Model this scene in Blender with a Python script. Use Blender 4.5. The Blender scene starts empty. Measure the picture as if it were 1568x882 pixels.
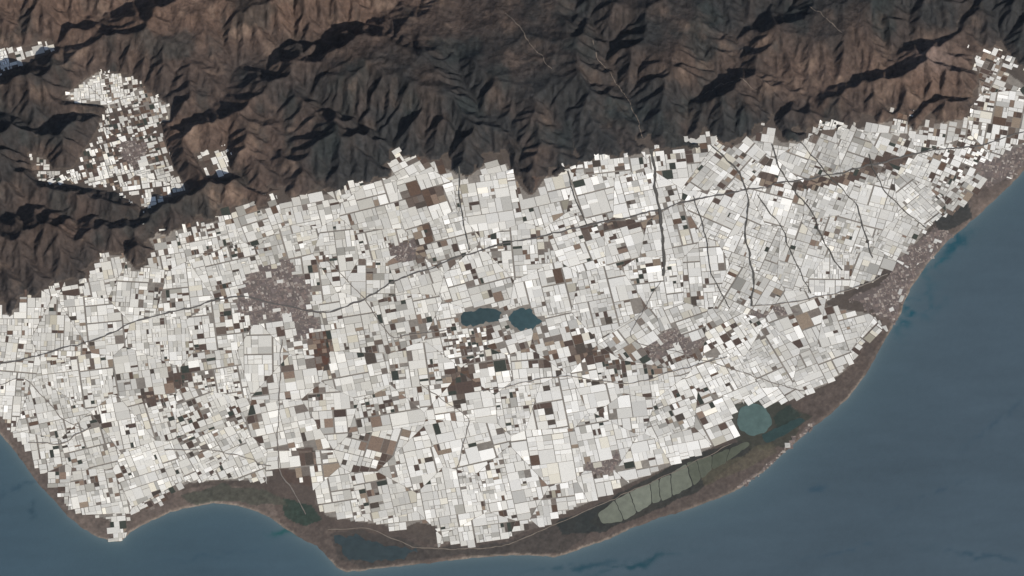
import bpy, math, random
import numpy as np
random.seed(11); rng=np.random.default_rng(7)
T=math.radians(30); D=300.0; PK=53.0; F=PK*D
ct,st=math.cos(T),math.sin(T)
KX=0.82
def w2p(x,y,z=0.0):
    d=D+y*st-z*ct
    return 784+F*x/d, 441-F*(y*ct+z*st)/d
def p2w(px,py):
    q=(441-py)/F
    y=q*D/(ct-q*st); d=D+y*st
    return (px-784)*d/F, y
def lin(c):
    c=c/255.0
    return c/12.92 if c<0.04045 else ((c+0.055)/1.055)**2.4
def col(r,g,b): return np.array([lin(r)/KX,lin(g)/KX,lin(b)/KX])
# ---------- noise
def vn(x,y,seed=0):
    R=np.random.default_rng(seed+1000).random((256,256))
    x=np.asarray(x,float);y=np.asarray(y,float)
    xi=np.floor(x).astype(int);yi=np.floor(y).astype(int)
    fx=x-xi;fy=y-yi
    fx=fx*fx*fx*(fx*(fx*6-15)+10);fy=fy*fy*fy*(fy*(fy*6-15)+10)
    a=R[yi&255,xi&255];b=R[yi&255,(xi+1)&255];c=R[(yi+1)&255,xi&255];d=R[(yi+1)&255,(xi+1)&255]
    return (a*(1-fx)+b*fx)*(1-fy)+(c*(1-fx)+d*fx)*fy
def fbm(x,y,o=4,seed=0):
    s=0;a=1;t=0
    for i in range(o):
        s=s+a*vn(x*2**i+i*17.3,y*2**i+i*9.1,seed+i);t+=a;a*=0.5
    return s/t
def ss(a,b,x):
    t=np.clip((x-a)/(b-a),0,1);return t*t*(3-2*t)
def pip(px,py,poly):
    px=np.asarray(px,float);py=np.asarray(py,float)
    ins=np.zeros(px.shape,bool);n=len(poly)
    for i in range(n):
        x1,y1=poly[i];x2,y2=poly[(i+1)%n]
        if y1==y2: continue
        c=((y1>py)!=(y2>py))&(px<(x2-x1)*(py-y1)/(y2-y1)+x1)
        ins^=c
    return ins
def dseg(px,py,line,closed=False):
    best=np.full(np.shape(px),1e9);n=len(line)
    for i in range(n if closed else n-1):
        x1,y1=line[i];x2,y2=line[(i+1)%n]
        dx,dy=x2-x1,y2-y1;L=dx*dx+dy*dy+1e-9
        t=np.clip(((px-x1)*dx+(py-y1)*dy)/L,0,1)
        best=np.minimum(best,(px-x1-t*dx)**2+(py-y1-t*dy)**2)
    return np.sqrt(best)
# ---------- map data
coast=[(-900,350),(-400,470),(-150,590),(-40,636),(0,664),(20,688),(40,715),(60,742),(85,768),(105,792),(128,810),(150,822),(170,829),(186,829),(200,815),(230,798),(260,785),(290,777),(330,771),(365,774),(395,784),(415,794),(440,812),(465,827),(485,836),(500,851),(515,868),(530,876),(560,873),(600,868),(650,863),(700,857),(750,852),(800,850),(850,853),(880,844),(930,826),(980,804),(1010,793),(1050,782),(1100,763),(1130,750),(1170,722),(1200,694),(1240,658),(1270,636),(1300,608),(1325,575),(1348,532),(1368,498),(1380,480),(1385,460),(1400,433),(1420,404),(1450,370),(1480,345),(1510,318),(1540,290),(1568,262),(1640,215),(1760,170),(2300,60),(3500,-100)]
land=coast+[(3500,-3000),(-900,-3000)]
edge=[(-900,640),(-300,540),(0,474),(60,448),(100,438),(133,422),(150,384),(195,382),(212,405),(232,392),(216,362),(225,350),(265,345),(300,338),(380,316),(440,303),(520,284),(590,266),(600,230),(640,234),(690,252),(715,262),(740,244),(780,242),(800,275),(812,290),(830,264),(870,256),(900,240),(930,228),(945,240),(985,220),(996,200),(1012,232),(1090,212),(1120,216),(1150,202),(1178,184),(1200,210),(1250,202),(1370,176),(1400,186),(1440,180),(1488,172),(1492,90),(1530,70),(1568,100),(1750,60),(2300,-100),(3500,-200)]
plain=edge+[(3500,3000),(-900,3000)]
berjaA=[(98,152),(128,126),(158,113),(200,118),(228,140),(258,165),(258,185),(230,180),(200,165),(150,160)]
berjaB=[(165,165),(240,175),(250,215),(265,262),(288,292),(255,302),(222,318),(180,292),(120,285),(60,277),(46,238),(70,243),(80,262),(112,262),(130,235),(150,205)]
patchC=[(-60,115),(-60,78),(0,78),(35,76),(78,64),(82,74),(40,95),(0,108)]
patchD=[(300,238),(345,233),(352,268),(318,270)]
valleys=[berjaA,berjaB,patchC,patchD]
rivers=[([(985,216),(972,180),(958,140),(930,105),(925,60),(880,20),(860,-40)],0,.5),
 ([(1178,184),(1225,168),(1290,122),(1345,112),(1400,70),(1450,60),(1500,0)],0,.35),
 ([(1390,175),(1440,150),(1490,150)],0,.05),
 ([(262,190),(330,160),(370,115),(440,85),(520,60),(640,10)],.0,.5),
 ([(-100,215),(0,190),(80,185),(150,172)],.1,.0),
 ([(215,345),(150,330),(60,318),(-60,330)],.0,.15),
 ([(222,345),(226,318)],0,0),
 ([(600,232),(560,200),(520,180),(470,165)],0,.45),
 ([(800,262),(790,215),(740,180),(700,140),(690,90)],0,.65),
 ([(330,270),(380,285),(440,300)],.02,0),
 ([(60,70),(130,40),(200,10),(230,-40)],0,.4),
 ([(1040,215),(1060,160),(1110,120),(1140,60),(1220,0)],0,.4),
 ([(440,303),(420,260),(440,215),(400,190)],0,.3),
 ([(1290,195),(1240,150),(1180,130)],.0,.22)]
gh=[(-200,520),(0,476),(30,463),(60,450),(100,440),(132,424),(152,386),(192,384),(195,400),(215,412),(240,396),(240,385),(222,375),(220,354),(240,352),(270,350),(300,342),(340,333),(370,322),(398,314),(440,304),(480,296),(520,286),(560,278),(602,274),(590,262),(603,232),(640,236),(680,246),(690,252),(715,262),(740,246),(790,242),(797,262),(800,275),(812,292),(830,264),(870,253),(903,246),(906,230),(930,228),(945,240),(985,221),(1000,234),(1050,228),(1085,211),(1110,216),(1135,208),(1155,202),(1172,184),(1186,188),(1186,210),(1200,210),(1250,203),(1290,192),(1310,196),(1370,177),(1400,186),(1450,184),(1492,178),(1493,140),(1500,85),(1530,78),(1540,110),(1568,130),(1640,150),(1700,180),(1570,232),(1530,272),(1500,292),(1470,322),(1430,340),(1392,385),(1356,410),(1342,425),(1290,447),(1260,466),(1290,474),(1330,480),(1358,502),(1340,520),(1310,547),(1290,572),(1260,592),(1215,612),(1180,620),(1130,627),(1130,667),(1080,690),(1000,725),(950,746),(900,770),(860,787),(830,806),(762,829),(730,835),(668,836),(668,806),(640,800),(600,816),(590,804),(540,798),(500,791),(482,772),(485,746),(460,726),(420,715),(410,738),(380,736),(340,735),(290,740),(262,752),(245,776),(200,786),(192,827),(170,828),(167,795),(140,790),(108,782),(75,742),(55,715),(40,690),(18,664),(0,640),(-200,560)]
towns=[[(370,425),(400,405),(445,400),(462,425),(480,432),(470,470),(450,495),(440,510),(428,490),(388,495),(366,472)],
 [(1300,458),(1350,438),(1372,405),(1402,372),(1432,350),(1460,356),(1412,408),(1385,452),(1372,494),(1345,480)],
 [(976,532),(1000,517),(1040,510),(1076,520),(1070,538),(1030,541),(1000,550)],
 [(178,218),(205,208),(222,226),(220,248),(200,258),(186,244)],
 [(1130,745),(1165,722),(1210,680),(1246,648),(1252,655),(1200,694),(1165,726),(1135,748)],
 [(1500,250),(1560,225),(1600,205),(1600,230),(1550,265),(1510,290)],
 [(592,395),(600,370),(636,366),(636,400)],
 [(894,718),(922,704),(944,696),(952,706),(932,726),(904,732)],
 [(1140,480),(1200,472),(1220,480),(1160,490)],
 [(445,470),(470,460),(490,500),(470,520),(450,520)]]
bare=[[(618,282),(680,286),(676,314),(640,322),(614,300)],[(640,345),(660,342),(662,365),(648,402),(635,402)],
 [(685,565),(722,562),(737,588),(715,617),(690,603)],[(1215,280),(1290,268),(1330,240),(1400,236),(1390,250),(1320,276),(1222,294)],
 [(470,510),(500,505),(512,530),(498,572),(482,570),(478,540)],[(250,572),(295,562),(290,590),(258,598)],[(212,598),(246,600),(240,622),(214,620)],
 [(1158,264),(1185,262),(1200,285),(1172,290)],[(797,262),(830,266),(812,300)],[(420,715),(470,722),(485,745),(440,740)],
 [(920,335),(985,340),(990,352),(925,352)],[(870,535),(912,532),(905,552),(872,552)],[(350,622),(368,622),(362,645),(350,643)],[(595,375),(640,366),(632,400),(598,400)],
 [(440,690),(480,685),(485,715),(455,705)]]
sparse=[([(585,470),(700,500),(850,500),(930,512),(1090,500),(1100,545),(1020,570),(900,568),(760,565),(690,550),(600,515)],.60),
 ([(430,520),(690,530),(780,600),(720,700),(560,740),(450,735),(425,620)],.86),
 ([(330,430),(500,395),(700,385),(860,350),(1010,320),(1010,340),(860,372),(700,405),(520,432),(420,530),(340,490)],.70),
 ([(1130,480),(1280,450),(1300,480),(1200,510),(1090,540),(1080,500)],.80),
 ([(0,640),(200,640),(260,780),(160,830),(90,780)],.94),
 ([(985,200),(1180,200),(1180,300),(1010,320)],.86),([(1400,190),(1600,190),(1600,300),(1440,330)],.62),
 ([(160,165),(250,165),(262,240),(150,240)],.5),([(225,340),(340,320),(360,395),(240,390)],.74),([(1480,60),(1600,60),(1600,190),(1490,200)],.62)]
roads=[('highway',2.5,[(-80,575),(0,558),(60,546),(130,525),(215,490),(330,462),(372,452),(430,470),(500,480),(560,458),(620,425),(700,396),(780,371),(850,358),(920,342),(1010,322),(1090,300),(1180,285),(1300,262),(1420,232),(1500,225),(1600,190)]),
 ('country_road',1.5,[(430,520),(428,600),(425,720),(470,790)]),
 ('country_road',1.3,[(0,590),(40,575),(90,640),(130,660)]),
 ('country_road',1.3,[(640,590),(720,640),(700,720)]),
 ('country_road',1.3,[(1010,430),(960,520),(1100,560),(1230,600)]),
 ('country_road',1.8,[(45,676),(90,682),(140,655)]),
 ('country_road',1.3,[(500,400),(560,460),(600,520),(690,505)]),
 ('country_road',1.6,[(1150,470),(1230,462),(1300,445),(1360,420)]),
 ('country_road',1.3,[(250,690),(330,690),(420,715)]),
 ('country_road',1.3,[(740,600),(860,575),(960,590),(1120,545)]),
 ('dry_riverbed',4.0,[(998,228),(1002,260),(1008,320),(1018,370),(1012,430)]),
 ('dry_riverbed',2.4,[(1088,222),(1130,262),(1148,300),(1140,370),(1152,410),(1150,470)]),
 ('dry_riverbed',1.9,[(1182,222),(1200,270),(1240,320),(1262,372),(1290,420)]),
 ('dry_riverbed',1.7,[(1225,218),(1270,270),(1310,312),(1325,360),(1340,400)]),
 ('dry_riverbed',1.6,[(1160,300),(1200,350),(1215,400),(1245,455)]),
 ('dry_riverbed',1.5,[(1330,235),(1350,290),(1390,330),(1420,350)]),
 ('dry_riverbed',1.4,[(1060,300),(1080,360),(1090,420),(1120,480)]),
 ('dry_riverbed',1.5,[(870,262),(880,310),(900,350)]),
 ('dry_riverbed',1.5,[(702,262),(705,320),(720,390)])]
# ---------- land grid (regular in world km)
step=0.040
xs=np.arange(-18,18.01,step);ys=np.arange(-11.5,14.5,step)
X,Y=np.meshgrid(xs,ys)
PX,PY=w2p(X,Y)
wx=(fbm(PX/28,PY/28,3,11)-.5)*14;wy=(fbm(PX/28,PY/28,3,21)-.5)*14
cw=(fbm(PX/9,PY/9,3,31)-.5)*3
sd=dseg(PX,PY,coast);sd=np.where(pip(PX,PY,land),sd,-sd)+cw
ew=(PY<520)*1.0
rx=(fbm(PX/18,PY/18,2,701)-.5)*20*ew;ry=(fbm(PX/18,PY/18,2,711)-.5)*44*ew
flat=pip(PX+rx,PY+ry,plain)
inval=np.zeros_like(flat)
for v in valleys: inval|=pip(PX+wx*.8,PY+wy*.8,v)|(dseg(PX,PY,v,True)<4)
flat|=inval
# ---------- erosion
def erode(h,U,fixed,target,n,K,dx,dif=0.02):
    H,W=h.shape
    offs=[(-1,0),(1,0),(0,-1),(0,1),(-1,-1),(1,1),(-1,1),(1,-1)]
    opp=[1,0,3,2,5,4,7,6]
    A=np.ones_like(h)
    for it in range(n):
        hp=np.pad(h,1,'edge')
        best=np.zeros_like(h);dr=np.full(h.shape,-1,np.int8);hr=h.copy();dist=np.ones_like(h)
        for k,(a,b) in enumerate(offs):
            d=1.4142 if k>3 else 1.0
            nb=hp[1+a:1+a+H,1+b:1+b+W];s=(h-nb)/d
            m=s>best
            best[m]=s[m];dr[m]=k;hr[m]=nb[m];dist[m]=d
        Ap=np.pad(A,1);dp=np.pad(dr,1,constant_values=-1)
        An=np.ones_like(h)
        for k,(a,b) in enumerate(offs):
            An+=np.where(dp[1+a:1+a+H,1+b:1+b+W]==opp[k],Ap[1+a:1+a+H,1+b:1+b+W],0)
        A=An
        f=K*(A*dx*dx)**.40/(dist*dx)
        h=(h+U+f*hr)/(1+f)
        hp=np.pad(h,1,'edge')
        h=h+dif*(hp[:-2,1:-1]+hp[2:,1:-1]+hp[1:-1,:-2]+hp[1:-1,2:]-4*h)
        h=np.where(fixed,target,h)
    return h,A
j0=int(np.searchsorted(ys,-1.5))
Xm,Ym=X[j0:],Y[j0:];fm=flat[j0:].copy();tg=np.zeros_like(Xm);PXm,PYm=PX[j0:],PY[j0:]
for pts,h_a,h_b in rivers:
    n=len(pts)-1
    for i in range(n):
        (x1,y1),(x2,y2)=pts[i],pts[i+1]
        dx,dy=x2-x1,y2-y1;L=dx*dx+dy*dy
        qx=PXm+wx[j0:]*3.2;qy=PYm+wy[j0:]*3.2
        t=np.clip(((qx-x1)*dx+(qy-y1)*dy)/L,0,1)
        m=(np.hypot(qx-x1-t*dx,qy-y1-t*dy)<2.8)&~fm
        hh=h_a+(h_b-h_a)*((i+t)/n)
        tg[m]=hh[m];fm|=m
U=0.0042*(0.3+1.4*fbm(Xm/2.2+5,Ym/2.2,4,41))
Kf=0.028*(0.3+1.5*fbm(Xm/.5,Ym/.5,3,51))
c=slice(None,None,2)
h0=(fbm(Xm/.6,Ym/.6,5,61)*.6)[c,c];h0[fm[c,c]]=0
h1,A1=erode(h0,U[c,c],fm[c,c],tg[c,c],170,Kf[c,c],step*2)
hf=np.repeat(np.repeat(h1,2,0),2,1)[:Xm.shape[0],:Xm.shape[1]]
hf=hf+fbm(Xm/.22,Ym/.22,3,62)*.10+rng.random(hf.shape)*0.01;hf=np.where(fm,tg,hf)
h2,A2=erode(hf,U,fm,tg,110,Kf,step,dif=0.022)
q=np.percentile(h2[~fm],[50,90,99]);print('relief',q)
h2=h2*min(1.0,1.25/q[2])
Z=np.clip(sd/PK*0.25,-0.15,0.02)
Zm=np.zeros_like(X);Zm[j0:]=h2
Z=Z+np.where(sd>0,Zm,0)
A=np.ones_like(X);A[j0:]=A2
mont=ss(-0.01,0.02,Zm)
# ---------- ground colour
C=np.zeros(X.shape+(3,))
n1=fbm(PX/40,PY/40,4,71)[...,None];n2=fbm(PX/6,PY/6,3,81)[...,None]
C[:]=col(74,66,60)*(1-n1)+col(98,87,78)*n1
inner=(pip(PX,PY,gh)|pip(PX+wx,PY+wy,berjaA))&(~(dseg(PX,PY,edge)<9))
C[inner]=(col(126,119,110)*(1-n1)+col(153,145,135)*n1)[inner]
def paint(poly,c,wf=1.0,blend=1.0):
    m=pip(PX+wx*wf,PY+wy*wf,poly)
    C[m]=C[m]*(1-blend)+c*blend
coastz=(sd<28)&(Zm<.02)
C[coastz]=(col(90,80,74)*(1-n1)+col(118,104,94)*n1)[coastz]
paint([(420,715),(480,745),(500,792),(600,805),(668,836),(860,790),(1000,730),(1130,668),(1185,600),(1260,600),(1300,560),(1350,500),(1400,520),(1250,680),(1130,765),(1000,810),(860,870),(530,890),(440,820),(400,740)],col(88,77,70),1,.75)
paint([(500,818),(560,812),(660,838),(780,832),(900,780),(930,800),(860,845),(700,850),(560,868),(520,858)],col(68,63,58),1,.75)
paint([(850,800),(1000,740),(1120,680),(1140,690),(1010,760),(930,815),(860,820)],col(42,48,46),.6,.9)
paint([(900,800),(930,812),(1020,775),(1070,752),(1150,690),(1150,672),(1050,700),(940,762)],col(50,51,46),.5,.9)
paint([(1120,625),(1165,606),(1215,625),(1245,640),(1200,680),(1150,690),(1120,670)],col(60,62,52),1,.85)
paint([(1180,640),(1215,622),(1230,640),(1190,662)],col(38,56,50),1,.8)
paint([(1070,725),(1130,700),(1180,672),(1190,690),(1140,720),(1080,745)],col(94,88,70),.8,.6)
paint([(430,765),(475,770),(495,795),(470,808),(435,790)],col(42,62,52),.8,.9)
paint([(280,758),(340,742),(400,748),(440,775),(360,768),(290,772)],col(72,75,64),1,.8)
paint([(1430,330),(1480,310),(1490,335),(1440,355)],col(52,54,52),.6,.9)
for q in bare: paint(q,col(88,72,63),.4,.9)
for q in towns: paint(q,col(112,101,96),1,.8)
paint(bare[4],col(94,60,44),.6,.9)
b=((sd>-2)&(sd<2.5))[...,None]*ss(.4,.65,fbm(PX/60,PY/60,2,95))[...,None]
C=C*(1-b*.5)+col(150,138,124)*b*.5
C*=np.where(((sd<40)&(Zm<.02))[...,None],.58+.84*fbm(PX/4,PY/4,3,97)[...,None],1)
# mountains
def g(cx,cy,rx,ry): return np.exp(-(((PX-cx)/rx)**2+((PY-cy)/ry)**2))
dark=col(46,46,46);brown=col(88,72,63);tan=col(114,97,85);green=col(40,47,47)
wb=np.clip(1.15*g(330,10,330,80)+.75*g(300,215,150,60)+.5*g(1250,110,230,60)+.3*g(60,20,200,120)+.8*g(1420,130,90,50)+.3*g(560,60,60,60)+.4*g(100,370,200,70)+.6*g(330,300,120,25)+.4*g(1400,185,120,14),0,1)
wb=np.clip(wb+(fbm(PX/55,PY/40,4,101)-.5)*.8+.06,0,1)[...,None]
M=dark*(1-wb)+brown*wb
wg=(ss(.55,.75,fbm(PX/45+7,PY/45,4,111))*.5)[...,None]
M=M*(1-wg)+green*wg
wt=(ss(.58,.8,fbm(PX/30+3,PY/22,4,121))*np.clip(wb[...,0]+.1,0,1)*.7)[...,None]
M=M*(1-wt)+tan*wt
hu=g(1435,105,38,22)[...,None]*.7;M=M*(1-hu)+col(112,98,92)*hu
ch=(ss(6.0,8,np.log(A))*.3)[...,None]
M=M*(1-ch)+col(96,88,80)*ch
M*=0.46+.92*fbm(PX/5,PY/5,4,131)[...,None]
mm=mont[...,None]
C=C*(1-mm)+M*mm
C*=(.85+.30*n2)
C=np.where((sd<-3)[...,None],col(90,85,70),C)
# ---------- helpers
def mat_attr(name,rough=.9,nscale=9.0,amt=.35,bump=0.0,spec=.2,det=6):
    m=bpy.data.materials.new(name);m.use_nodes=True;nt=m.node_tree;N=nt.nodes;L=nt.links
    bs=N['Principled BSDF'];bs.inputs['Roughness'].default_value=rough;bs.inputs['Specular IOR Level'].default_value=spec
    at=N.new('ShaderNodeAttribute');at.attribute_name='Col'
    tc=N.new('ShaderNodeTexCoord');no=N.new('ShaderNodeTexNoise');no.inputs['Scale'].default_value=nscale;no.inputs['Detail'].default_value=det;no.inputs['Roughness'].default_value=.65
    L.new(tc.outputs['Object'],no.inputs['Vector'])
    mr=N.new('ShaderNodeMapRange');mr.inputs[1].default_value=.25;mr.inputs[2].default_value=.75;mr.inputs[3].default_value=1-amt;mr.inputs[4].default_value=1+amt
    L.new(no.outputs['Fac'],mr.inputs[0])
    vm=N.new('ShaderNodeVectorMath');vm.operation='SCALE';L.new(at.outputs['Color'],vm.inputs[0]);L.new(mr.outputs[0],vm.inputs['Scale'])
    L.new(vm.outputs[0],bs.inputs['Base Color'])
    if bump:
        bu=N.new('ShaderNodeBump');bu.inputs['Strength'].default_value=1;bu.inputs['Distance'].default_value=bump
        L.new(no.outputs['Fac'],bu.inputs['Height']);L.new(bu.outputs[0],bs.inputs['Normal'])
    return m
def setcol(me,arr):
    a=me.color_attributes.new('Col','FLOAT_COLOR','POINT')
    c4=np.ones((len(me.vertices),4),np.float32);c4[:,:3]=arr
    a.data.foreach_set('color',c4.ravel())
def gridmesh(name,V,Cc,quads,mat,smooth=True):
    used=np.unique(quads);re=np.full(len(V),-1);re[used]=np.arange(len(used))
    me=bpy.data.meshes.new(name)
    me.vertices.add(len(used));me.vertices.foreach_set('co',V[used].astype(np.float32).ravel())
    q=re[quads];me.loops.add(q.size);me.loops.foreach_set('vertex_index',q.ravel().astype(np.int32))
    me.polygons.add(len(q));me.polygons.foreach_set('loop_start',np.arange(0,q.size,4,dtype=np.int32))
    me.update(calc_edges=True);me.validate()
    me.polygons.foreach_set('use_smooth',np.full(len(q),smooth))
    setcol(me,Cc[used]);me.materials.append(mat)
    ob=bpy.data.objects.new(name,me);bpy.context.scene.collection.objects.link(ob);return ob
def quads_of(H,W):
    i=np.arange(H*W).reshape(H,W)
    return np.stack([i[:-1,:-1],i[:-1,1:],i[1:,1:],i[1:,:-1]],-1).reshape(-1,4)
def ext(a):
    a=a.copy();a[0]-=60;a[-1]+=60;return a
Xe,Ye=np.meshgrid(ext(xs),ext(ys))
V=np.stack([Xe,Ye,Z],-1).reshape(-1,3)
Q=quads_of(*X.shape)
matg=mat_attr('ground_soil',.95,14,.22,0.0)
matm=mat_attr('mountain_rock',.95,7,.32,0.08,.1,9)
ism=(Zm.reshape(-1)[Q].max(1)>0.004)
gridmesh('mountain_range',V,C.reshape(-1,3),Q[ism],matm)
gridmesh('coastal_plain_ground',V,C.reshape(-1,3),Q[~ism],matg)
# ---------- sea
s2=0.06
sx=np.arange(-18,18.01,s2);sy=np.arange(-11.5,6,s2)
SX,SY=np.meshgrid(sx,sy);QX,QY=w2p(SX,SY)
ds=dseg(QX,QY,coast)
sea=np.zeros(SX.shape+(3,))
deep=col(64,78,87);mid=col(55,75,86);shal=col(98,111,112)
t=(fbm(QX/220,QY/120,4,201))[...,None];t2=fbm(QX/60+QY/90,QY/12,4,211)[...,None];t3=fbm(QX/5,QY/4,3,215)[...,None]
lft=(1-ss(300,1100,QX))[...,None]
sea[:]=deep*(1-lft*.7)+mid*lft*.7
sea*=(.74+.24*t+.18*t2+.12*t3)
k=np.exp(-ds/45)[...,None]*.45;sea=sea*(1-k)+col(74,95,101)*k
k=np.exp(-ds/6)[...,None]*.5;sea=sea*(1-k)+shal*k
def streak(cx,cy,ang,l,w,c,s,amt):
    a=math.radians(ang);dx=QX-cx;dy=-(QY-cy)
    u=dx*math.cos(a)+dy*math.sin(a);v=-dx*math.sin(a)+dy*math.cos(a)
    v=v+(fbm(QX/22,QY/22,3,s)-.5)*w*5
    m=np.exp(-(u/l)**2-(v/w)**2)*ss(.3,.6,fbm(QX/14,QY/8,3,s+5))*amt
    return m[...,None],c
for a in [(1400,482,45,38,11,(20,70,82),301,1.),(1440,400,55,40,9,(28,76,86),305,.8),(1462,368,40,30,9,(22,68,80),311,.9),(432,816,-5,22,4,(20,74,74),321,.9),(975,862,12,60,5,(20,60,70),331,1.),(890,868,5,60,4,(22,60,72),341,.8),
          (1250,745,10,16,4,(30,60,76),351,.6),(50,780,60,14,5,(32,56,68),361,.7),(1500,850,-10,70,4,(32,60,74),371,.6),(1420,760,25,50,3,(38,62,78),381,.5),(30,745,20,40,4,(36,60,74),391,.6),(1530,640,40,60,4,(44,66,80),395,.5),(1300,840,15,80,3,(44,66,80),397,.5),(330,850,8,70,3,(40,64,78),398,.4)]:
    m,c=streak(*a[:5],col(*a[5]),a[6],a[7]);sea=sea*(1-m)+c*m
SXe,SYe=np.meshgrid(ext(sx),ext(sy))
mats=mat_attr('sea_water',.5,26,.11,0.002,.2,6)
gridmesh('sea',np.stack([SXe,SYe,np.zeros_like(SX)],-1).reshape(-1,3),sea.reshape(-1,3),quads_of(*SX.shape),mats)
# ---------- prisms
def hat(x,y):
    i=int(round((y-ys[0])/step));j=int(round((x-xs[0])/step))
    i=min(max(i,0),len(ys)-1);j=min(max(j,0),len(xs)-1)
    return max(Z[i,j],0.012)
class PB:
    def __init__(s): s.v=[];s.f=[];s.c=[]
    def prism(s,poly,h,c,tilt=0.0,maxd=.06):
        n=len(poly);b=len(s.v)
        hs=[hat(x,y) for x,y in poly]
        if max(hs)-min(hs)>maxd: return
        tx,ty=random.uniform(-tilt,tilt),random.uniform(-tilt,tilt);x0,y0=poly[0]
        for (x,y),z in zip(poly,hs): s.v.append((x,y,z-.01))
        for (x,y),z in zip(poly,hs): s.v.append((x,y,z+h+tx*(x-x0)+ty*(y-y0)))
        s.c+=[c]*(2*n)
        s.f.append([b+n+i for i in range(n)])
        for i in range(n):
            j=(i+1)%n;s.f.append([b+i,b+j,b+n+j,b+n+i])
    def build(s,name,mat):
        me=bpy.data.meshes.new(name);me.from_pydata(s.v,[],s.f);setcol(me,np.array(s.c));me.materials.append(mat)
        ob=bpy.data.objects.new(name,me);bpy.context.scene.collection.objects.link(ob);return ob
def clip(poly,px,py,nx,ny):
    out=[];n=len(poly)
    for i in range(n):
        a=poly[i];b=poly[(i+1)%n]
        da=(a[0]-px)*nx+(a[1]-py)*ny;db=(b[0]-px)*nx+(b[1]-py)*ny
        if da<=0: out.append(a)
        if (da<0<db) or (db<0<da):
            t=da/(da-db);out.append((a[0]+t*(b[0]-a[0]),a[1]+t*(b[1]-a[1])))
    return out
def area(p):
    return abs(sum(p[i][0]*p[(i+1)%len(p)][1]-p[(i+1)%len(p)][0]*p[i][1] for i in range(len(p))))/2
def bsp(x0,y0,x1,y1,amax,gap,tone,dep,out,smin,asp=3.4):
    w,h=x1-x0,y1-y0;a=w*h
    if (a<amax*random.choice((.3,.6,1.0,1.4,2.6)) and max(w,h)<asp*min(w,h)) or (min(w,h)<smin and a<amax*1.5):
        out.append((x0,y0,x1,y1,tone));return
    g=gap*(random.choice((1,1.5,3.0)) if dep<5 else random.choice((.25,.45,1.0)))/2
    t=random.uniform(.3,.7)
    if w*random.uniform(.65,1.5)>h:
        m=x0+w*t;bs=[(x0,y0,m-g,y1),(m+g,y0,x1,y1)]
    else:
        m=y0+h*t;bs=[(x0,y0,x1,m-g),(x0,m+g,x1,y1)]
    for bb in bs:
        bsp(*bb,amax*random.uniform(.75,1.25),gap,tone+random.gauss(0,.30),dep+1,out,smin,asp)
px1=1/PK
sp=88
seeds=[]
for a,yy in enumerate(np.arange(40,900,sp*.75)):
    for xx in np.arange(-60,1700,sp):
        seeds.append(p2w(xx+random.uniform(-.42,.42)*sp+(sp/2 if a%2 else 0),yy+random.uniform(-.4,.4)*sp*.75))
seeds=np.array(seeds)
G=PB();FB=PB()
leaves=[]
for i,(sx0,sy0) in enumerate(seeds):
    ppx,ppy=w2p(sx0,sy0)
    dd=np.hypot(seeds[:,0]-sx0,seeds[:,1]-sy0);nb=[j for j in np.argsort(dd)[1:14]]
    R=2.1
    ang=14+(float(fbm(np.array(ppx/260.),np.array(ppy/260.),2,401))-.5)*50+random.gauss(0,3)
    if ppx>1100 and ppy<480: ang=-20+random.gauss(0,5)
    elif ppx>980 and ppy<480: ang=8+random.gauss(0,3)
    elif ppx>1000: ang=24+random.gauss(0,4)
    if 560<ppx<1000 and ppy>560: ang=10+random.gauss(0,2)
    if 560<ppx<1000 and 300<ppy<=480: ang=16+random.gauss(0,3)
    if random.random()<.08: ang+=random.uniform(-25,25)
    ang=math.radians(ang);ca,sa=math.cos(ang),math.sin(ang)
    big=.82
    if 430<ppx<1000 and ppy>540: big=1.1
    if ppx>1050 and ppy<470: big=.60
    if ppx<400: big=.58
    if ppy<330 and ppx<300: big=.28
    if 560<ppx<720 and ppy<330: big=1.3
    out=[];bsp(-R,-R,R,R,(12*px1)**2*big*random.uniform(.8,1.3),.9*px1,random.gauss(0,.25),0,out,4.2*px1)
    for (x0,y0,x1,y1,tn) in out:
        P=[(sx0+x*ca-y*sa,sy0+x*sa+y*ca) for x,y in ((x0,y0),(x1,y0),(x1,y1),(x0,y1))]
        cx=(P[0][0]+P[2][0])/2;cy=(P[0][1]+P[2][1])/2
        if np.min(np.hypot(seeds[nb,0]-cx,seeds[nb,1]-cy))+.5<math.hypot(cx-sx0,cy-sy0): continue
        for j in nb:
            nx,ny=seeds[j,0]-sx0,seeds[j,1]-sy0;l=math.hypot(nx,ny);nx/=l;ny/=l
            mx,my=(seeds[j,0]+sx0)/2-nx*.25*px1,(seeds[j,1]+sy0)/2-ny*.25*px1
            P=clip(P,mx,my,nx,ny)
            if len(P)<3: break
        if len(P)<3 or area(P)<(2.0*px1)**2: continue
        leaves.append((P,tn))
cen=np.array([np.mean(p,axis=0) for p,_ in leaves]);LX,LY=w2p(cen[:,0],cen[:,1])
ar=np.array([area(p) for p,_ in leaves])*PK*PK
dE=dseg(LX,LY,edge)
gw=np.where((dE<40),1,0)
ingh=pip(LX+gw*(fbm(LX/18,LY/18,2,701)-.5)*20,LY+gw*(fbm(LX/18,LY/18,2,711)-.5)*44,gh)
inv=np.zeros(len(LX),bool)
ux_=(fbm(LX/13,LY/13,2,731)-.5)*22;uy_=(fbm(LX/13,LY/13,2,741)-.5)*22
for v in valleys: inv|=pip(LX+ux_,LY+uy_,v)
prob=np.where(ingh,.98,0.0)
for poly,p in sparse:
    m=pip(LX,LY,poly)&ingh;prob[m]=p
prob-=np.where(ingh,ss(.60,.74,fbm(LX/38,LY/38,3,501))*.30,0)
prob-=np.where(ar<45,.10,0)*(LX<1000)*ingh
prob-=np.where((dE<16)&ingh,.14,0)
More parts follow.
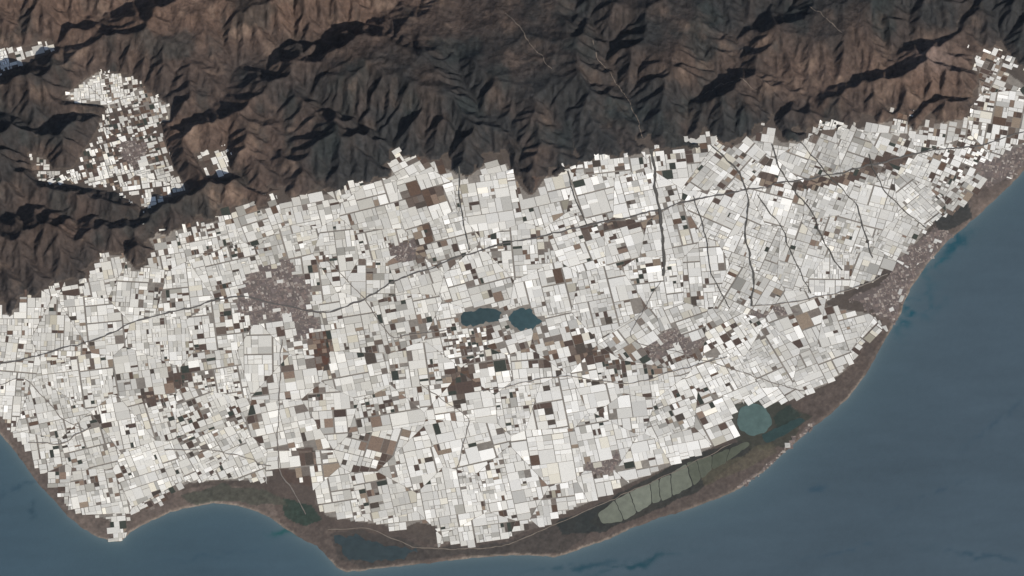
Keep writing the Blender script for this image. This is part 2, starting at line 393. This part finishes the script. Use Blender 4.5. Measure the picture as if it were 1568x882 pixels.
vd=fbm(LX/12,LY/12,3,721)
prob[inv]=(.25+.75*ss(.38,.58,vd))[inv];m=pip(LX,LY,sparse[7][0])&inv;prob[m]=.40
for q in bare: prob[pip(LX,LY,q)]=.02
intown=np.zeros(len(LX),bool);twx=(fbm(LX/15,LY/15,3,5)-.5)*26;twy=(fbm(LX/15,LY/15,3,6)-.5)*26
for q in towns: intown|=pip(LX+twx,LY+twy,q)
prob[intown]=.06
near=(~ingh)&(~inv)&(LX>100)&(LX<1600)&(dE<20)&(LY<440)
prob[near]=(.40*ss(.45,.65,fbm(LX/20,LY/20,2,751)))[near]
nv=np.zeros(len(LX),bool)
for v in valleys: nv|=(dseg(LX,LY,v,True)<12)
prob[nv&~inv]=.22
water=[[(703,484),(716,478),(735,472),(752,470),(768,479),(764,490),(745,494),(722,500),(708,497)],[(778,488),(786,478),(800,472),(815,476),(820,486),(830,490),(820,503),(795,506),(782,498)],[(1128,642),(1134,626),(1150,618),(1170,622),(1184,645),(1172,664),(1150,669),(1132,658)]]
for q in water: prob[pip(LX,LY,q)|(dseg(LX,LY,q,True)<4)]=-1
bri=.0+.95*np.exp(-(((LX-780)/260)**2+((LY-690)/100)**2))-.30*ss(1000,1250,LX)*(LY<560)+.35*(LY<300)
bri=bri+(fbm(LX/60,LY/60,3,511)-.5)*1.2
warm=1.3-ss(500,1000,LX)*.3
fieldc=[col(82,68,60),col(90,72,60),col(98,86,77),col(72,64,57),col(78,65,58),col(124,106,92),col(56,60,53),col(136,121,105),col(110,101,93)]
for k,(P,tn) in enumerate(leaves):
    r=random.random()
    if r<prob[k]:
        t=bri[k]+tn*.65+random.gauss(0,.42)
        v=205+t*16
        if random.random()<.09:v+=26
        if random.random()<.10:v-=random.uniform(12,48)
        v=min(max(v,122),253)
        w=warm[k]*random.uniform(.85,1.4)
        if random.random()<.05:w+=1.6
        c=col(v+1,v-2*w,v-2-7*w)
        G.prism(P,random.uniform(.005,.009),c,.010)
    elif prob[k]>-.5 and (ingh[k] or inv[k]) and not intown[k] :
        if random.random()<.85: FB.prism(P,.0015,random.choice(fieldc)*random.uniform(.85,1.15),0)
print('leaves',len(leaves))
matgh=mat_attr('greenhouse_plastic',.42,45,.17,0,.5,4)
matf=mat_attr('field_soil',.95,25,.25)
G.build('greenhouses',matgh);FB.build('farm_fields',matf)
# ---------- towns
matt=mat_attr('town_roofs',.8,40,.15)
rc=[col(140,128,119),col(122,108,101),col(114,103,99),col(158,148,139),col(104,94,90),col(102,93,88),col(128,114,107)]
for q in towns:
    B=PB();qx=[a for a,b in q];qy=[b for a,b in q]
    cx,cy=p2w(sum(qx)/len(qx),sum(qy)/len(qy));R=max(max(qx)-min(qx),max(qy)-min(qy))/PK*.8
    out=[];bsp(-R,-R,R,R,(3.2*px1)**2,.6*px1,0,0,out,1.2*px1)
    an=math.radians(random.uniform(-30,30));ca,sa=math.cos(an),math.sin(an)
    cs=np.array([(cx+(a+c)/2*ca-(b+d)/2*sa,cy+(a+c)/2*sa+(b+d)/2*ca) for a,b,c,d,_ in out])
    ux,uy=w2p(cs[:,0],cs[:,1])
    ins=pip(ux+(fbm(ux/15,uy/15,3,5)-.5)*26,uy+(fbm(ux/15,uy/15,3,6)-.5)*26,q)
    dens=fbm(ux/12,uy/12,2,77)
    for i,(x0,y0,x1,y1,_) in enumerate(out):
        if ins[i] and random.random()<.35+dens[i]:
            P=[(cx+x*ca-y*sa,cy+x*sa+y*ca) for x,y in ((x0,y0),(x1,y0),(x1,y1),(x0,y1))]
            B.prism(P,random.uniform(.0025,.0048),random.choice(rc)*random.uniform(.8,1.05))
    if B.v: B.build('town',matt)
# ---------- ribbons
def ribbon(name,w,pts,c,zt,mat,ds_=6.0,wig=1.0):
    P=np.array(pts,float)
    d=np.r_[0,np.cumsum(np.hypot(*np.diff(P,axis=0).T))]
    t=np.arange(0,d[-1],ds_)
    x=np.interp(t,d,P[:,0]);y=np.interp(t,d,P[:,1])
    for _ in range(6):
        x[1:-1]=(x[:-2]+2*x[1:-1]+x[2:])/4;y[1:-1]=(y[:-2]+2*y[1:-1]+y[2:])/4
    sdd=random.randint(0,99)
    x=x+(fbm(t/26,t*0+.5,3,sdd)-.5)*10*wig;y=y+(fbm(t/26,t*0+7.5,3,sdd)-.5)*8*wig
    X_,Y_=p2w(x,y);tx=np.gradient(X_);ty=np.gradient(Y_);l=np.hypot(tx,ty);nx=-ty/l;ny=tx/l
    v=[];f=[];cc=[]
    for i in range(len(t)):
        hw=w/2/PK*random.uniform(.5,1.3);z=hat(X_[i],Y_[i])
        for s,zz in((-1.3,z-.004),(-1,z+zt),(1,z+zt),(1.3,z-.004)):
            v.append((X_[i]+nx[i]*hw*s,Y_[i]+ny[i]*hw*s,zz));cc.append(c)
    for i in range(len(t)-1):
        for k in range(3):
            a=i*4+k;f.append([a,a+1,a+5,a+4])
    me=bpy.data.meshes.new(name);me.from_pydata(v,[],f);setcol(me,np.array(cc));me.materials.append(mat)
    ob=bpy.data.objects.new(name,me);bpy.context.scene.collection.objects.link(ob)
matr=mat_attr('road_asphalt',.9,20,.25)
for i,(n,w,p) in enumerate(roads):
    c={'highway':col(88,84,80),'country_road':col(116,109,102),'dry_riverbed':col(82,79,74)}[n]
    ribbon(n,w,p,c,.012+.0007*i,matr)
ribbon('coast_track',1.2,[(500,812),(560,808),(640,842),(760,840),(860,800),(1000,738),(1120,680)],col(112,103,93),.006,matr)
for p in [[(775,40),(800,75),(825,100),(845,125)],[(905,80),(930,120),(965,165),(985,215)],[(1240,30),(1262,50),(1285,75)],[(1080,150),(1120,130),(1160,150)]]:
    ribbon('mountain_track',1.0,p,col(98,89,81),.014,matr,2.5,1.8)
# ---------- water bodies
def sheet(name,polys,cols,z,mat,warp=1.2):
    v=[];f=[];cc=[]
    for q,c in zip(polys,cols):
        P=np.array(q+[q[0]],float);d=np.r_[0,np.cumsum(np.hypot(*np.diff(P,axis=0).T))]
        t=np.linspace(0,d[-1],max(12,int(d[-1]/3)))[:-1];x=np.interp(t,d,P[:,0]);y=np.interp(t,d,P[:,1])
        x=(np.roll(x,1)+2*x+np.roll(x,-1))/4;y=(np.roll(y,1)+2*y+np.roll(y,-1))/4
        x=x+(vn(x/5,y/5,8)-.5)*2*warp;y=y+(vn(x/5,y/5,9)-.5)*2*warp
        wxx,wyy=p2w(x,y);b=len(v);v+=[(a,e,z) for a,e in zip(wxx,wyy)];f.append(list(range(b,b+len(x)))[::-1]);cc+=[c]*len(x)
    me=bpy.data.meshes.new(name);me.from_pydata(v,[],f);setcol(me,np.array(cc));me.materials.append(mat)
    ob=bpy.data.objects.new(name,me);bpy.context.scene.collection.objects.link(ob)
matw=mat_attr('lagoon_water',.4,5,.22,0,.3)
sheet('reservoir',[water[0]],[col(52,68,70)],.026,matw,2.8);sheet('reservoir',[water[1]],[col(54,74,77)],.026,matw,2.8)
sheet('lagoon',[water[2]],[col(80,98,94)],.026,matw)
sheet('lagoon',[[(512,822),(545,820),(590,835),(640,842),(610,858),(560,862),(530,855)]],[col(52,62,64)],.0235,matw,4)
sheet('lagoon',[[(1165,668),(1190,655),(1225,640),(1235,645),(1200,668),(1175,680)]],[col(48,64,62)],.0235,matw,1.5)
up=[(915,788),(945,764),(985,743),(1020,730),(1055,708),(1085,699),(1115,688),(1145,676)]
lo=[(922,803),(960,797),(990,775),(1022,765),(1066,742),(1086,722),(1108,712),(1150,680)]
polys=[];cs=[]
U_=np.array(up,float);L_=np.array(lo,float)
tt=[0,.9,1.5,2.3,2.7,3.2,3.9,4.4,5.2,6.1,7]
fu=lambda t:(np.interp(t,range(8),U_[:,0]),np.interp(t,range(8),U_[:,1]));fl=lambda t:(np.interp(t,range(8),L_[:,0]),np.interp(t,range(8),L_[:,1]))
for a,b in zip(tt[:-1],tt[1:]):
    b2=b-.03
    polys.append([fu(a),fu(b2),fl(b2),fl(a)]);v=random.uniform(-8,6) if a<3.8 else random.uniform(-34,-18)
    cs.append(col(110+v,113+v,100+v))
sheet('salt_ponds',polys,cs,.0245,matw,1.0)
# ---------- atmospheric haze
hm=bpy.data.materials.new('haze_air');hm.use_nodes=True;nt=hm.node_tree;nt.nodes.remove(nt.nodes['Principled BSDF'])
vsn=nt.nodes.new('ShaderNodeVolumeScatter');vsn.inputs['Color'].default_value=(.74,.84,1,1);vsn.inputs['Density'].default_value=.011;vsn.inputs['Anisotropy'].default_value=0
nt.links.new(vsn.outputs[0],nt.nodes['Material Output'].inputs['Volume'])
me=bpy.data.meshes.new('haze');s_=75;zz=(-.5,2.0)
me.from_pydata([(x,y,z) for z in zz for x,y in((-s_,-s_),(s_,-s_),(s_,s_),(-s_,s_))],[],[(0,3,2,1),(4,5,6,7),(0,1,5,4),(1,2,6,5),(2,3,7,6),(3,0,4,7)])
me.materials.append(hm);bpy.context.scene.collection.objects.link(bpy.data.objects.new('haze',me))
# ---------- light, world, camera
az=math.radians(145);el=math.radians(35)
sdv=(math.sin(az)*math.cos(el),math.cos(az)*math.cos(el),math.sin(el))
ld=bpy.data.lights.new('sun','SUN');ld.energy=4.2;ld.angle=math.radians(.5);ld.color=(1,.96,.90)
lo_=bpy.data.objects.new('sun',ld);bpy.context.scene.collection.objects.link(lo_)
from mathutils import Vector
lo_.rotation_euler=Vector(sdv).to_track_quat('Z','Y').to_euler()
w=bpy.data.worlds.new('World');bpy.context.scene.world=w;w.use_nodes=True
sk=w.node_tree.nodes.new('ShaderNodeTexSky');sk.sky_type='NISHITA';sk.sun_disc=False;sk.sun_elevation=el;sk.sun_rotation=az
w.node_tree.links.new(sk.outputs[0],w.node_tree.nodes['Background'].inputs[0]);w.node_tree.nodes['Background'].inputs[1].default_value=.075
cd=bpy.data.cameras.new('camera');cam=bpy.data.objects.new('camera',cd);bpy.context.scene.collection.objects.link(cam)
cam.location=(0,-D*st,D*ct);cam.rotation_euler=(T,0,0);cd.sensor_width=36;cd.lens=36*F/1568;cd.clip_start=1;cd.clip_end=3000
bpy.context.scene.camera=cam
vs=bpy.context.scene.view_settings;vs.view_transform='Standard';vs.look='None';vs.exposure=0
